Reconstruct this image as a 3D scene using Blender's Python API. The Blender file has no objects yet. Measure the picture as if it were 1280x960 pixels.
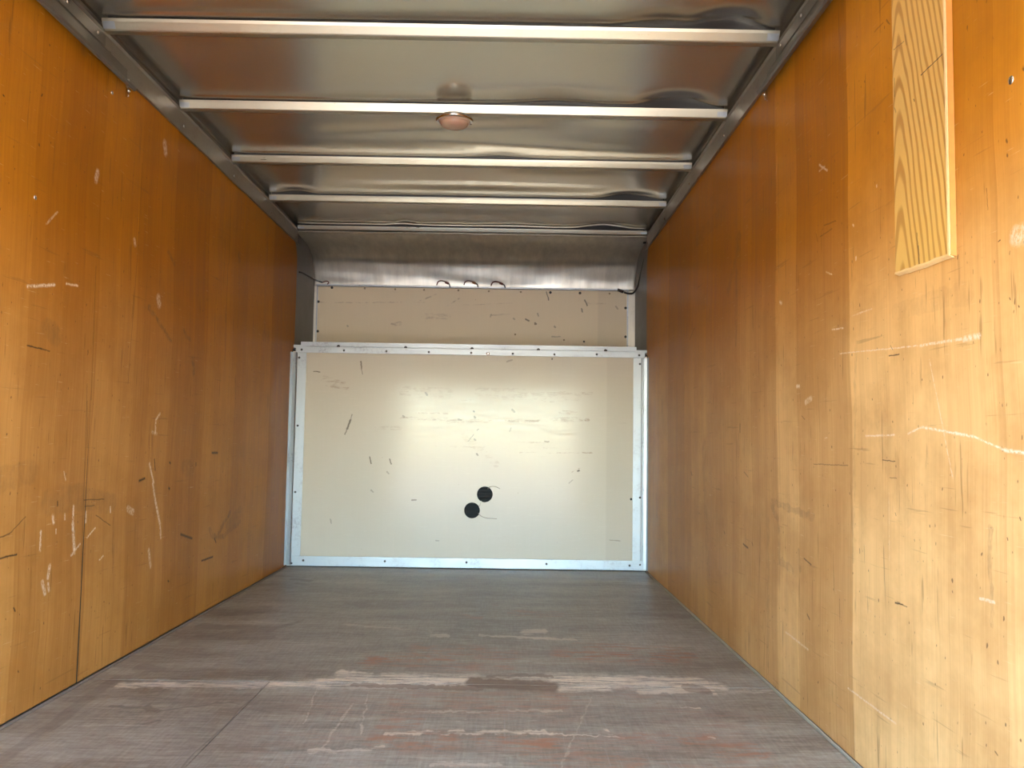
import bpy, bmesh, math, random
from mathutils import Vector, Matrix, noise
C = bpy.context.scene.collection
SC = bpy.context.scene
R = math.radians
rnd = random.Random(7)

# ------------------------------------------------------------------ camera
CX, CZ, PITCH, YAW, ROLL, FPX = 1.39869, 0.81217, 0.06802, 0.00659, 0.01532, 1080.076
fw = Vector((math.sin(YAW)*math.cos(PITCH), math.cos(YAW)*math.cos(PITCH), math.sin(PITCH)))
r0 = Vector((math.cos(YAW), -math.sin(YAW), 0)); u0 = r0.cross(fw)
rt = r0*math.cos(ROLL)+u0*math.sin(ROLL); up = u0*math.cos(ROLL)-r0*math.sin(ROLL)
cam = bpy.data.objects.new('camera', bpy.data.cameras.new('camera')); C.objects.link(cam)
cam.matrix_world = Matrix(((rt.x, up.x, -fw.x, CX), (rt.y, up.y, -fw.y, 0), (rt.z, up.z, -fw.z, CZ), (0, 0, 0, 1)))
cam.data.sensor_width = 36; cam.data.lens = 36*FPX/1280; cam.data.clip_start = .02
SC.camera = cam
def at(x, y, ax, v):                       # photograph pixel -> point on the real plane axis ax = v
    d = fw+rt*((x-640)/FPX)-up*((y-480)/FPX); o = Vector((CX, 0, CZ))
    return o+d*((v-o[ax])/d[ax])

# ------------------------------------------------------------------ light
SC.view_settings.view_transform = 'Standard'; SC.view_settings.look = 'None'
SC.view_settings.gamma = 1; SC.view_settings.use_curve_mapping = False
SC.view_settings.exposure = 3.77
SUN_EL, SUN_AZ = 56, 38                    # the sun stands behind and to the left of the open door
wd = bpy.data.worlds.new('sky'); SC.world = wd; wd.use_nodes = True
nt = wd.node_tree; sk = nt.nodes.new('ShaderNodeTexSky'); sk.sky_type = 'NISHITA'
sk.sun_disc = False; sk.sun_elevation = R(SUN_EL); sk.sun_rotation = R(180+SUN_AZ)
sk.air_density = 1.3; sk.dust_density = .2
tint = nt.nodes.new('ShaderNodeMix'); tint.data_type = 'RGBA'; tint.blend_type = 'MULTIPLY'; tint.inputs[0].default_value = 1
tint.inputs[7].default_value = (.80, .94, 1.10, 1); nt.links.new(sk.outputs[0], tint.inputs[6])
nt.links.new(tint.outputs[2], nt.nodes['Background'].inputs[0]); nt.nodes['Background'].inputs[1].default_value = .27
sun = bpy.data.objects.new('sun', bpy.data.lights.new('sun', 'SUN')); C.objects.link(sun)
sun.data.energy = 3.9; sun.data.angle = R(.55); sun.data.color = (1, .86, .66)
sd = Vector((math.sin(R(SUN_AZ))*math.cos(R(SUN_EL)), math.cos(R(SUN_AZ))*math.cos(R(SUN_EL)), -math.sin(R(SUN_EL))))
sun.rotation_euler = sd.to_track_quat('-Z', 'Y').to_euler()

# ------------------------------------------------------------------ sizes
W, D, H, HZ = 2.32, 5.626, 2.1935, 1.383
YB = -.30                                   # rear opening
RIB0, RIBS = 2.8655, .6896
SH = H+.042                                 # roof sheet
WT = 2.115                                  # top of the plywood
JY = 2.918                                  # joint between the plywood sheets

# ------------------------------------------------------------------ object helpers
def tag(o, label=None, cat=None, group=None, kind=None):
    if label: o['label'] = label
    if cat: o['category'] = cat
    if group: o['group'] = group
    if kind: o['kind'] = kind
    return o
def link(name, me, m=None, parent=None):
    o = bpy.data.objects.new(name, me); C.objects.link(o)
    if m is not None and not me.materials: me.materials.append(m)
    if parent is not None:
        o.parent = parent; o.matrix_parent_inverse = Matrix.Translation(-parent.location)
    return o
def empty(name, loc):
    o = bpy.data.objects.new(name, None); C.objects.link(o); o.location = loc; o.empty_display_size = .05
    return o
def mesh(name, vs, fs, smooth=False):
    me = bpy.data.meshes.new(name); me.from_pydata([tuple(v) for v in vs], [], fs); me.validate()
    bm = bmesh.new(); bm.from_mesh(me); bmesh.ops.recalc_face_normals(bm, faces=bm.faces); bm.to_mesh(me); bm.free()
    if smooth:
        for p in me.polygons: p.use_smooth = True
    return me
def box(name, a, b, m, parent=None, bev=0):
    bm = bmesh.new()
    vs = [bm.verts.new((x, y, z)) for z in (a[2], b[2]) for y in (a[1], b[1]) for x in (a[0], b[0])]
    for f in ((0,1,3,2), (4,6,7,5), (0,4,5,1), (2,3,7,6), (0,2,6,4), (1,5,7,3)): bm.faces.new([vs[i] for i in f])
    if bev: bmesh.ops.bevel(bm, geom=bm.edges[:], offset=bev, segments=2, affect='EDGES', profile=.5)
    bmesh.ops.recalc_face_normals(bm, faces=bm.faces)
    me = bpy.data.meshes.new(name); bm.to_mesh(me); bm.free()
    return link(name, me, m, parent)
def extrude_poly(name, pts, d, m, parent=None, smooth=False):   # closed polygon swept along d
    n = len(pts); vs = [Vector(p) for p in pts]+[Vector(p)+Vector(d) for p in pts]
    fs = [tuple(range(n)), tuple(range(2*n-1, n-1, -1))]+[(i, (i+1) % n, n+(i+1) % n, n+i) for i in range(n)]
    return link(name, mesh(name, vs, fs, False), m, parent)
def profile(name, pts, t, d, m, parent=None):                   # open folded sheet of thickness t swept along d
    pts = [Vector(p) for p in pts]; d = Vector(d); dn = d.normalized(); off = []
    for i, p in enumerate(pts):
        ns = []
        if i: ns.append((pts[i]-pts[i-1]).normalized().cross(dn))
        if i < len(pts)-1: ns.append((pts[i+1]-pts[i]).normalized().cross(dn))
        n = sum(ns, Vector()); n.normalize(); k = 1/max(.5, n.dot(ns[0])); off.append(p+n*t*k)
    return extrude_poly(name, pts+off[::-1], d, m, parent)
def lathe(name, prof, m, parent=None, axis='Z', loc=(0,0,0), n=32, smooth=True):
    vs, fs = [], []
    for r, z in prof:
        for k in range(n):
            a = 2*math.pi*k/n; v = Vector((r*math.cos(a), r*math.sin(a), z))
            if axis == '-Y': v = Vector((v.x, -v.z, v.y))
            if axis == 'X': v = Vector((v.z, v.x, v.y))
            if axis == '-X': v = Vector((-v.z, v.x, v.y))
            vs.append(v+Vector(loc))
    q = len(prof)
    for i in range(q-1):
        for k in range(n): fs.append((i*n+k, i*n+(k+1) % n, (i+1)*n+(k+1) % n, (i+1)*n+k))
    if prof[0][0] > 1e-5: fs.append(tuple(range(n)))
    if prof[-1][0] > 1e-5: fs.append(tuple(range((q-1)*n, q*n)))
    return link(name, mesh(name, vs, fs, smooth), m, parent)
def tube(name, pts, r, m, parent=None, n=8, sub=6):
    P = [Vector(p) for p in pts]; Q = []
    for i in range(len(P)-1):               # Catmull-Rom
        a, b, c, d = P[max(0, i-1)], P[i], P[i+1], P[min(len(P)-1, i+2)]
        for k in range(sub):
            t = k/sub
            Q.append(.5*((2*b)+(c-a)*t+(2*a-5*b+4*c-d)*t*t+(3*b-a-3*c+d)*t**3))
    Q.append(P[-1]); vs, fs = [], []
    ref = Vector((.3, .5, .81)).normalized()
    for i, p in enumerate(Q):
        t = (Q[min(i+1, len(Q)-1)]-Q[max(i-1, 0)]).normalized(); a = t.cross(ref).normalized(); b = t.cross(a)
        for k in range(n):
            an = 2*math.pi*k/n; vs.append(p+a*r*math.cos(an)+b*r*math.sin(an))
    for i in range(len(Q)-1):
        for k in range(n): fs.append((i*n+k, i*n+(k+1) % n, (i+1)*n+(k+1) % n, (i+1)*n+k))
    fs += [tuple(range(n)), tuple(range((len(Q)-1)*n, len(Q)*n))]
    return link(name, mesh(name, vs, fs, True), m, parent)

# ------------------------------------------------------------------ node helpers
def new_mat(name):
    m = bpy.data.materials.new(name); m.use_nodes = True
    return m, m.node_tree, m.node_tree.nodes['Principled BSDF']
class N:
    def __init__(s, nt): s.nt = nt
    def node(s, t, **k):
        n = s.nt.nodes.new(t)
        for a, v in k.items(): setattr(n, a, v)
        return n
    def put(s, sock, v):
        if v is None: return
        if isinstance(v, bpy.types.NodeSocket): s.nt.links.new(v, sock)
        else:
            if sock.type == 'RGBA' and len(v) == 3: v = (*v, 1)
            sock.default_value = v
    def m(s, op, a, b=None, c=None, clamp=False):
        n = s.node('ShaderNodeMath', operation=op, use_clamp=clamp)
        for i, v in enumerate((a, b, c)): s.put(n.inputs[i], v)
        return n.outputs[0]
    def vm(s, op, a, b=None):
        n = s.node('ShaderNodeVectorMath', operation=op)
        s.put(n.inputs[0], a); s.put(n.inputs[1], b) if b is not None else None
        return n.outputs['Value'] if op in ('DOT_PRODUCT', 'LENGTH', 'DISTANCE') else n.outputs[0]
    def scale(s, v, k):
        n = s.node('ShaderNodeMapping'); s.put(n.inputs[0], v); n.inputs['Scale'].default_value = k; return n.outputs[0]
    def noise(s, v, k=(1, 1, 1), sc=1, det=3, rough=.5, dist=0):
        n = s.node('ShaderNodeTexNoise'); s.put(n.inputs['Vector'], s.scale(v, k)); n.inputs['Scale'].default_value = sc
        n.inputs['Detail'].default_value = det; n.inputs['Roughness'].default_value = rough; n.inputs['Distortion'].default_value = dist
        return n.outputs[0]
    def rng(s, v, a, b, c=0., d=1., smooth=False):
        n = s.node('ShaderNodeMapRange'); n.interpolation_type = 'SMOOTHSTEP' if smooth else 'LINEAR'
        for i, x in enumerate((v, a, b, c, d)): s.put(n.inputs[i], x)
        return n.outputs[0]
    def mix(s, f, a, b, mode='MIX'):
        n = s.node('ShaderNodeMix', data_type='RGBA', blend_type=mode)
        s.put(n.inputs[0], f); s.put(n.inputs[6], a); s.put(n.inputs[7], b); return n.outputs[2]
    def ramp(s, v, stops, interp='LINEAR'):
        n = s.node('ShaderNodeValToRGB'); s.put(n.inputs[0], v); cr = n.color_ramp; cr.interpolation = interp
        while len(cr.elements) < len(stops): cr.elements.new(.5)
        for e, (p, c) in zip(cr.elements, stops):
            e.position = p; e.color = (c, c, c, 1) if isinstance(c, (int, float)) else (*c, 1)
        return n.outputs[0]
    def bump(s, h, strength, dist, bsdf):
        n = s.node('ShaderNodeBump'); n.inputs['Strength'].default_value = strength; n.inputs['Distance'].default_value = dist
        s.put(n.inputs['Height'], h); s.nt.links.new(n.outputs[0], bsdf.inputs['Normal'])
    def mark(s, P, a, b, w, soft=.6):          # 1 on the stroke a-b, 0 away from it
        bx, by = b[0]-a[0]+1e-4, b[1]-a[1]+1e-4; L2 = bx*bx+by*by
        pa = s.vm('SUBTRACT', P, (a[0], a[1], 0))
        h = s.m('MINIMUM', s.m('MAXIMUM', s.vm('DOT_PRODUCT', pa, (bx/L2, by/L2, 0)), 0.), 1.)
        n = s.node('ShaderNodeVectorMath', operation='SCALE'); n.inputs[0].default_value = (bx, by, 0); s.put(n.inputs['Scale'], h)
        return s.m('MULTIPLY_ADD', s.vm('DISTANCE', pa, n.outputs[0]), -1/(w*soft), 1/soft)

def coords(g, ua, va):                        # flat coordinates on a surface, and the full position
    tc = g.node('ShaderNodeTexCoord'); sp = g.node('ShaderNodeSeparateXYZ'); g.put(sp.inputs[0], tc.outputs['Object'])
    cb = g.node('ShaderNodeCombineXYZ'); g.put(cb.inputs[0], sp.outputs[ua]); g.put(cb.inputs[1], sp.outputs[va])
    return cb.outputs[0], sp.outputs[ua], sp.outputs[va]
def jitter(g, P, amp, sc=60):
    n = g.node('ShaderNodeTexNoise'); g.put(n.inputs['Vector'], P); n.inputs['Scale'].default_value = sc; n.inputs['Detail'].default_value = 2
    v = g.vm('SUBTRACT', n.outputs['Color'], (.5, .5, .5)); s2 = g.node('ShaderNodeVectorMath', operation='MULTIPLY')
    g.put(s2.inputs[0], v); s2.inputs[1].default_value = (amp, amp, 0)
    return g.vm('ADD', P, s2.outputs[0])
def strokes(g, P, segs, breakup=None, soft=.7):
    tot = None
    for a, b, w, k in segs:
        q = g.m('MINIMUM', g.mark(P, a, b, w, soft), k)
        tot = q if tot is None else g.m('MAXIMUM', tot, q)
    tot = g.m('MAXIMUM', tot, 0.)
    if breakup is not None: tot = g.m('MULTIPLY', tot, breakup)
    return tot
def segs_of(marks, ax, v, k=1.):
    """marks: (x1,y1,x2,y2,width_m[,strength]) read off the photograph and laid on the plane ax=v"""
    ij = [i for i in range(3) if i != ax]; out = []
    for mk in marks:
        a, b = at(mk[0], mk[1], ax, v), at(mk[2], mk[3], ax, v)
        w_ = mk[4]*(1. if ax == 2 else .62 if ax == 1 else .8)
        if ax == 1 and w_ > .011: w_ *= 1.3
        out.append(((a[ij[0]], a[ij[1]]*k), (b[ij[0]], b[ij[1]]*k), w_, float(mk[5]) if len(mk) > 5 else 1.))
    return out
class Surface:
    """A material with wear marks. fill(g) builds the shared part once, as a node group; every region of a sheet
    then carries only the marks that reach it, which keeps the shading cheap."""
    def __init__(s, name, ax, v, fill, layers, spec=.45, bump=(.12, .002), k=1.):
        s.k = k
        s.name, s.ax, s.ij, s.spec, s.bump, s.cache = name, ax, [i for i in range(3) if i != ax], spec, bump, {}
        t = bpy.data.node_groups.new(name, 'ShaderNodeTree'); s.t = t; g = N(t)
        for nm, tp in (('Color', 'Color'), ('Rough', 'Float'), ('Height', 'Float'), ('J1', 'Vector'), ('J2', 'Vector'), ('B1', 'Float'), ('B2', 'Float')):
            t.interface.new_socket(nm, in_out='OUTPUT', socket_type='NodeSocket'+tp)
        go = g.node('NodeGroupOutput')
        for i, x in enumerate(fill(g)): g.put(go.inputs[i], x)
        s.layers = []                       # (jitter output, break-up output or None, colour)
        s.segs = []
        for li, (marks, j, br, col, am, *so) in enumerate(layers):
            s.layers.append((j, br, col, so[0] if so else .7)); s.segs += [(li, sg, am) for sg in segs_of(marks, ax, v, k)]
    def material(s, idx):
        key = tuple(idx)
        if key in s.cache: return s.cache[key]
        m, nt, b = new_mat(s.name); g = N(nt); n = g.node('ShaderNodeGroup'); n.node_tree = s.t; o = n.outputs
        col = o[0]
        for li, (j, br, c, so) in enumerate(s.layers):
            sg = [s.segs[i][1] for i in idx if s.segs[i][0] == li]
            if sg: col = g.mix(strokes(g, o[2+j], sg, None if br is None else o[5+br], so), col, c)
        g.put(b.inputs['Base Color'], col); g.put(b.inputs['Roughness'], o[1]); b.inputs['Specular IOR Level'].default_value = s.spec
        g.bump(o[2], s.bump[0], s.bump[1], b)
        s.cache[key] = m; return m
    def paint(s, ob, limit=9):
        """split the faces of ob lying in the surface plane so that few marks fall in each, and give them their materials"""
        me = ob.data; bm = bmesh.new(); bm.from_mesh(me); u, v = s.ij; lay = bm.faces.layers.int.new('leaf'); leaves = []
        def box_of(i):
            li, (a, b, w, k), am = s.segs[i]; e = w+am
            return min(a[0], b[0])-e, max(a[0], b[0])+e, (min(a[1], b[1])-e)/s.k, (max(a[1], b[1])+e)/s.k
        B = [box_of(i) for i in range(len(s.segs))]
        def rec(rect, idx, depth):
            idx = [i for i in idx if B[i][0] < rect[1] and B[i][1] > rect[0] and B[i][2] < rect[3] and B[i][3] > rect[2]]
            best = None
            if len(idx) > limit and depth < 7:
                for axs in (0, 1):
                    lo, hi = rect[2*axs], rect[2*axs+1]
                    for c in sorted(B[i][2*axs+q] for i in idx for q in (0, 1)):
                        if lo+.01 < c < hi-.01:
                            n1 = sum(B[i][2*axs] < c for i in idx); n2 = sum(B[i][2*axs+1] > c for i in idx)
                            cost = n1*(c-lo)+n2*(hi-c); cost *= 1/(hi-lo)
                            if max(n1, n2) < len(idx) and (best is None or cost < best[0]): best = (cost, axs, c)
            if best is None: leaves.append((rect, idx)); return
            _, axs, c = best; co = [0, 0, 0]; no = [0, 0, 0]; co[s.ij[axs]] = c; no[s.ij[axs]] = 1
            fs = [f for f in bm.faces if inside(f, rect)]
            if fs:
                geo = set(fs)
                for f in fs: geo.update(f.edges); geo.update(f.verts)
                bmesh.ops.bisect_plane(bm, geom=list(geo), plane_co=co, plane_no=no, dist=1e-6)
            r1 = list(rect); r2 = list(rect); r1[2*axs+1] = c; r2[2*axs] = c
            rec(tuple(r1), idx, depth+1); rec(tuple(r2), idx, depth+1)
        def inside(f, r):
            if abs(f.normal[s.ax]) < .99: return False
            c = f.calc_center_median(); return r[0]-1e-6 <= c[u] <= r[1]+1e-6 and r[2]-1e-6 <= c[v] <= r[3]+1e-6
        bm.normal_update()
        xs = [q.co[u] for q in bm.verts]; zs = [q.co[v] for q in bm.verts]
        rec((min(xs), max(xs), min(zs), max(zs)), range(len(s.segs)), 0)
        me.materials.clear(); me.materials.append(s.material([])); slots = {(): 0}; bm.normal_update()
        for rect, idx in leaves:
            k = tuple(idx)
            if k not in slots: slots[k] = len(me.materials); me.materials.append(s.material(k))
            for f in bm.faces:
                if inside(f, rect): f.material_index = slots[k]
        bm.to_mesh(me); bm.free(); return ob
def plain(name, col, rough=.5, metal=0, var=.12, sc=25, bump=0):
    m, nt, b = new_mat(name); g = N(nt); P = g.node('ShaderNodeTexCoord').outputs['Object']
    n = g.noise(P, sc=sc, det=4)
    g.put(b.inputs['Base Color'], g.mix(n, tuple(c*(1-var) for c in col), tuple(min(1, c*(1+var)) for c in col)))
    b.inputs['Metallic'].default_value = metal; g.put(b.inputs['Roughness'], g.rng(n, .3, .7, max(.03, rough-.06), rough+.06))
    if bump: g.bump(n, bump, .002, b)
    return m

# ------------------------------------------------------------------ materials
WOOD_D, WOOD_L = (.29, .092, .0035), (.60, .25, .018)
def wood_mat(name, x, strips, light, dark, smudge):
  def fill(g):
    P, u, v = coords(g, 1, 2)
    warp = g.m('MULTIPLY', g.m('SUBTRACT', g.noise(P, (.3, 1.3, 1), 1, 2), .5), .10)
    uu = g.m('ADD', u, warp)
    st = g.ramp(g.m('DIVIDE', uu, 6.), [(p/6., c) for p, c in strips], 'CONSTANT')
    cmb = g.node('ShaderNodeCombineXYZ'); g.put(cmb.inputs[0], uu); g.put(cmb.inputs[1], v); Q = cmb.outputs[0]
    g1 = g.noise(Q, (14, .5, 1), 1, 5, .6, .3); g2 = g.noise(Q, (90, 1.1, 1), 1, 4, .65, .4); g3 = g.noise(Q, (420, 6, 1), 1, 2)
    fine = g.m('ADD', g.m('MULTIPLY', g1, .6), g.m('ADD', g.m('MULTIPLY', g2, .5), g.m('MULTIPLY', g3, .25)))
    t = g.m('ADD', g.m('MULTIPLY_ADD', st, 1.25, -.17), g.m('MULTIPLY', g.m('SUBTRACT', fine, .67), 1.25), clamp=True)
    col = g.mix(t, WOOD_D, WOOD_L)
    # light reaching the lower wall, painted into the wood colour, fading with depth
    lit_low = g.rng(g.m('ADD', v, g.m('MULTIPLY', g.noise(P, (1.2, 2, 1), 1, 4), .35)), 1.75, 1.10, 0., 1., True)
    lit_low = g.m('MULTIPLY', lit_low, g.rng(u, 5.6, 3.0, .45, 1.)); pale = g.mix(t, (.42, .205, .065), (.82, .525, .235))
    col = g.mix(g.m('MULTIPLY', lit_low, LIT_AMOUNT[name]), col, pale)
    # blotches and thin random hairlines
    bl = g.rng(g.noise(P, (1, 1, 1), 3.2, 5, .65), .42, .62); col = g.mix(g.m('MULTIPLY', bl, .30), col, (.28, .10, .008), 'MIX')
    for k, (sx, sy, lo, am, cc) in enumerate(((3, 60, .65, .28, (.16, .08, .03)), (9, 150, .67, .30, (.80, .60, .36)), (34, 2.6, .63, .45, (.17, .075, .02)))):
        hl = g.rng(g.noise(P, (sx, sy, 1), 1+.13*k, 3, .6), lo, lo+.05); col = g.mix(g.m('MULTIPLY', hl, am), col, cc)
    pit = g.rng(g.noise(P, (1, .55, 1), 88, 1), .725, .78); col = g.mix(g.m('MULTIPLY', pit, .75), col, (.10, .045, .02))
    return col, g.rng(fine, .4, .9, .36, .52), fine, jitter(g, P, .005, 80), jitter(g, P, .03, 25), g.rng(g.noise(P, (1.6, 1, 1), 75, 4, .8), .40, .54), g.rng(g.noise(P, (1.5, .8, 1), 26, 5, .75), .36, .60)
  return Surface(name, 0, x, fill, [(smudge, 2, 1, (.12, .075, .04), .02, 1.), (light, 1, 0, (.84, .70, .55), .005, .9), ([(*q[:4], q[4]*.75, *q[5:]) for q in dark], 1, None, (.05, .028, .015), .005, .95)], .10)
LIT_AMOUNT = {'plywood_left': .40, 'plywood_right': .92}  # strength of the painted-in light on each side wall
yl = lambda px, py=600: at(px, py, 0, 0)[1]
yr = lambda px, py=600: at(px, py, 0, W)[1]
L_STR = [(0, .45), (1.2, .6), (yl(22), .44), (yl(62), .38), (JY, .55), (yl(157), .40), (yl(185), .48), (yl(205), .33), (yl(250), .52), (yl(282), .42), (yl(300), .50), (yl(333), .27)]
R_STR = [(0, .7), (1.0, .8), (yr(1262), .62), (yr(1252), .72), (yr(1190), .85), (yr(1066), .42), (yr(1000), .66), (JY, .40), (yr(940), .50), (yr(927), .37), (yr(890), .44), (yr(864), .33), (yr(835), .55), (yr(818), .48)]
L_STR = sorted(L_STR); R_STR = sorted(R_STR)
L_LIGHT = [(92,633,91,655,.010), (91,655,93,690,.014), (93,690,89,694,.008), (100,680,89,694,.006), (108,640,107,653,.008), (119,660,109,672,.006),
    (51,665,50,688,.009), (66,645,67,653,.012), (70,662,70,667,.006), (81,643,81,649,.007), (138,634,138,640,.008), (124,700,129,695,.006), (62,708,60,722,.013,.7), (53,728,56,742,.013,.6), (60,730,61,738,.01,.6),
    (34,358,68,356,.009), (83,355,97,357,.007), (187,580,189,590,.013), (189,590,192,603,.013), (191,604,194,625,.014), (194,625,200,655,.016), (200,655,201,672,.013,.7), (186,688,188,708,.016,.6),
    (200,517,195,525,.011), (195,525,194,542,.013), (80,590,82,600,.006,.5), (160,636,166,640,.02,.5), (122,215,120,225,.02,.7), (206,180,207,190,.03,.6), (198,373,199,380,.03,.6), (168,300,169,306,.016,.8), (58,280,72,265,.006,.5), (190,540,196,542,.01,.4)]
L_DARK = [(109,480,98,845,.0035,.6), (0,698,21,693,.007), (0,672,12,667,.005,.7), (12,667,32,646,.004,.6), (34,432,52,436,.006), (52,436,62,439,.005,.7), (120,644,138,657,.004,.6), (109,501,109,560,.003), (164,306,163,350,.003,.7), (289,250,286,330,.006,.5), (285,330,281,450,.005,.6), (178,204,174,290,.003,.6), (174,290,160,480,.004,.45), (120,333,114,500,.004,.5),
    (72,627,72,632,.008), (105,625,130,624,.005,.6), (106,633,118,632,.004,.6), (212,578,213,579,.013), (211,610,212,611,.014), (245,579,245,582,.012), (193,574,194,588,.010), (174,601,181,598,.013), (226,668,240,673,.014,.8), (252,701,266,696,.012), (268,673,270,678,.012), (265,566,272,566,.014), (49,180,49,182,.007), (4,119,5,120,.008), (53,118,52,120,.006), (370,300,374,303,.02), (108,380,108,382,.005), (110,438,110,441,.006), (17,760,19,764,.007), (210,726,211,727,.01)]
L_SMUD = [(186,384,198,401,.016,.55), (198,401,214,426,.018,.6), (230,415,237,424,.016,.5), (211,316,218,330,.018,.45), (299,320,299,324,.04,.6), (241,450,242,464,.035,.7), (262,662,266,670,.022,.45), (266,670,278,671,.02,.6), (272,668,288,640,.022,.7), (278,671,300,652,.02,.4), (285,660,300,640,.05,.25), (60,628,100,620,.06,.25), (100,625,140,628,.05,.25), (230,584,240,586,.05,.25), (60,410,70,420,.05,.3), (330,420,336,422,.05,.25), (95,25,105,62,.03,.35), (0,600,40,590,.05,.2)]
R_LIGHT = [(1031,548,1034,547,.003,.4), (1082,545,1118,544,.004,.6), (1135,542,1152,534,.004,.8), (1152,534,1218,546,.005), (1218,546,1256,563,.004), (1256,563,1280,566,.006), (1050,442,1150,432,.003,.6), (1150,432,1225,420,.005,.7), (1205,424,1224,420,.010,.8), (1162,450,1191,598,.003,.4), (996,483,999,483,.011), (1007,503,1014,498,.014,.6), (1070,322,1070,324,.008), (1096,232,1096,233,.006,.7), (1024,206,1034,213,.006,.7), (1024,214,1031,208,.005,.5), (1040,412,1054,410,.004,.7), (1033,340,1040,343,.004,.7), (1066,281,1067,282,.006,.7), (1111,612,1112,700,.002,.3), (1270,295,1280,292,.03,.6), (975,378,977,379,.012), (1060,860,1120,905,.004,.5), (982,790,1010,812,.005,.4), (1065,395,1090,386,.003,.4), (1225,748,1243,753,.005,.5)]
R_DARK = [(1111,445,1124,443,.004), (1113,432,1116,437,.002,.7), (1103,575,1119,577,.003,.8), (1112,597,1121,598,.002,.6), (1119,641,1120,645,.003), (1119,753,1129,756,.005), (1121,752,1134,759,.003,.6), (925,530,925,540,.010,.9), (929,680,935,685,.010,.8), (940,678,941,682,.007,.8), (930,590,935,596,.006,.4), (1009,768,1012,774,.007,.6), (1262,372,1263,374,.003), (1273,382,1274,384,.004), (1262,314,1262,318,.002), (1259,672,1260,675,.003), (1275,647,1276,650,.004), (1257,905,1257,907,.005), (1233,235,1235,262,.002,.7), (1093,40,1104,28,.004,.35), (1108,25,1112,30,.005,.5), (864,590,865,594,.012,.6), (905,664,906,667,.01,.6), (1005,698,1014,706,.006,.7), (1017,580,1060,582,.003,.5), (862,425,868,410,.006,.5), (1030,282,1045,276,.004,.45), (1025,296,1040,286,.004,.4), (1020,292,1022,302,.003,.5), (1250,300,1248,302,.003), (1244,940,1247,944,.004,.7), (973,205,973,340,.003,.6), (1002,520,1006,524,.004,.5), (1258,175,1259,177,.006,.7), (1022,470,1025,540,.002,.3)]
R_SMUD = [(965,628,1013,644,.016,.35), (965,632,972,650,.02,.35), (995,640,1016,645,.018,.3), (973,650,974,700,.02,.35), (998,690,1000,712,.02,.35), (975,700,990,712,.02,.25), (910,365,925,300,.03,.3), (921,340,920,430,.02,.35), (870,300,905,265,.05,.2), (1120,390,1210,365,.03,.12), (1100,520,1130,640,.05,.10), (923,300,923,312,.05,.4), (880,560,885,720,.05,.2), (1237,660,1240,780,.010,.3), (960,650,960,830,.02,.25), (1070,430,1066,700,.012,.2)]
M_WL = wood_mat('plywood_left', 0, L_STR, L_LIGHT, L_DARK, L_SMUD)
M_WR = wood_mat('plywood_right', W, R_STR, R_LIGHT, R_DARK, R_SMUD)

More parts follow.
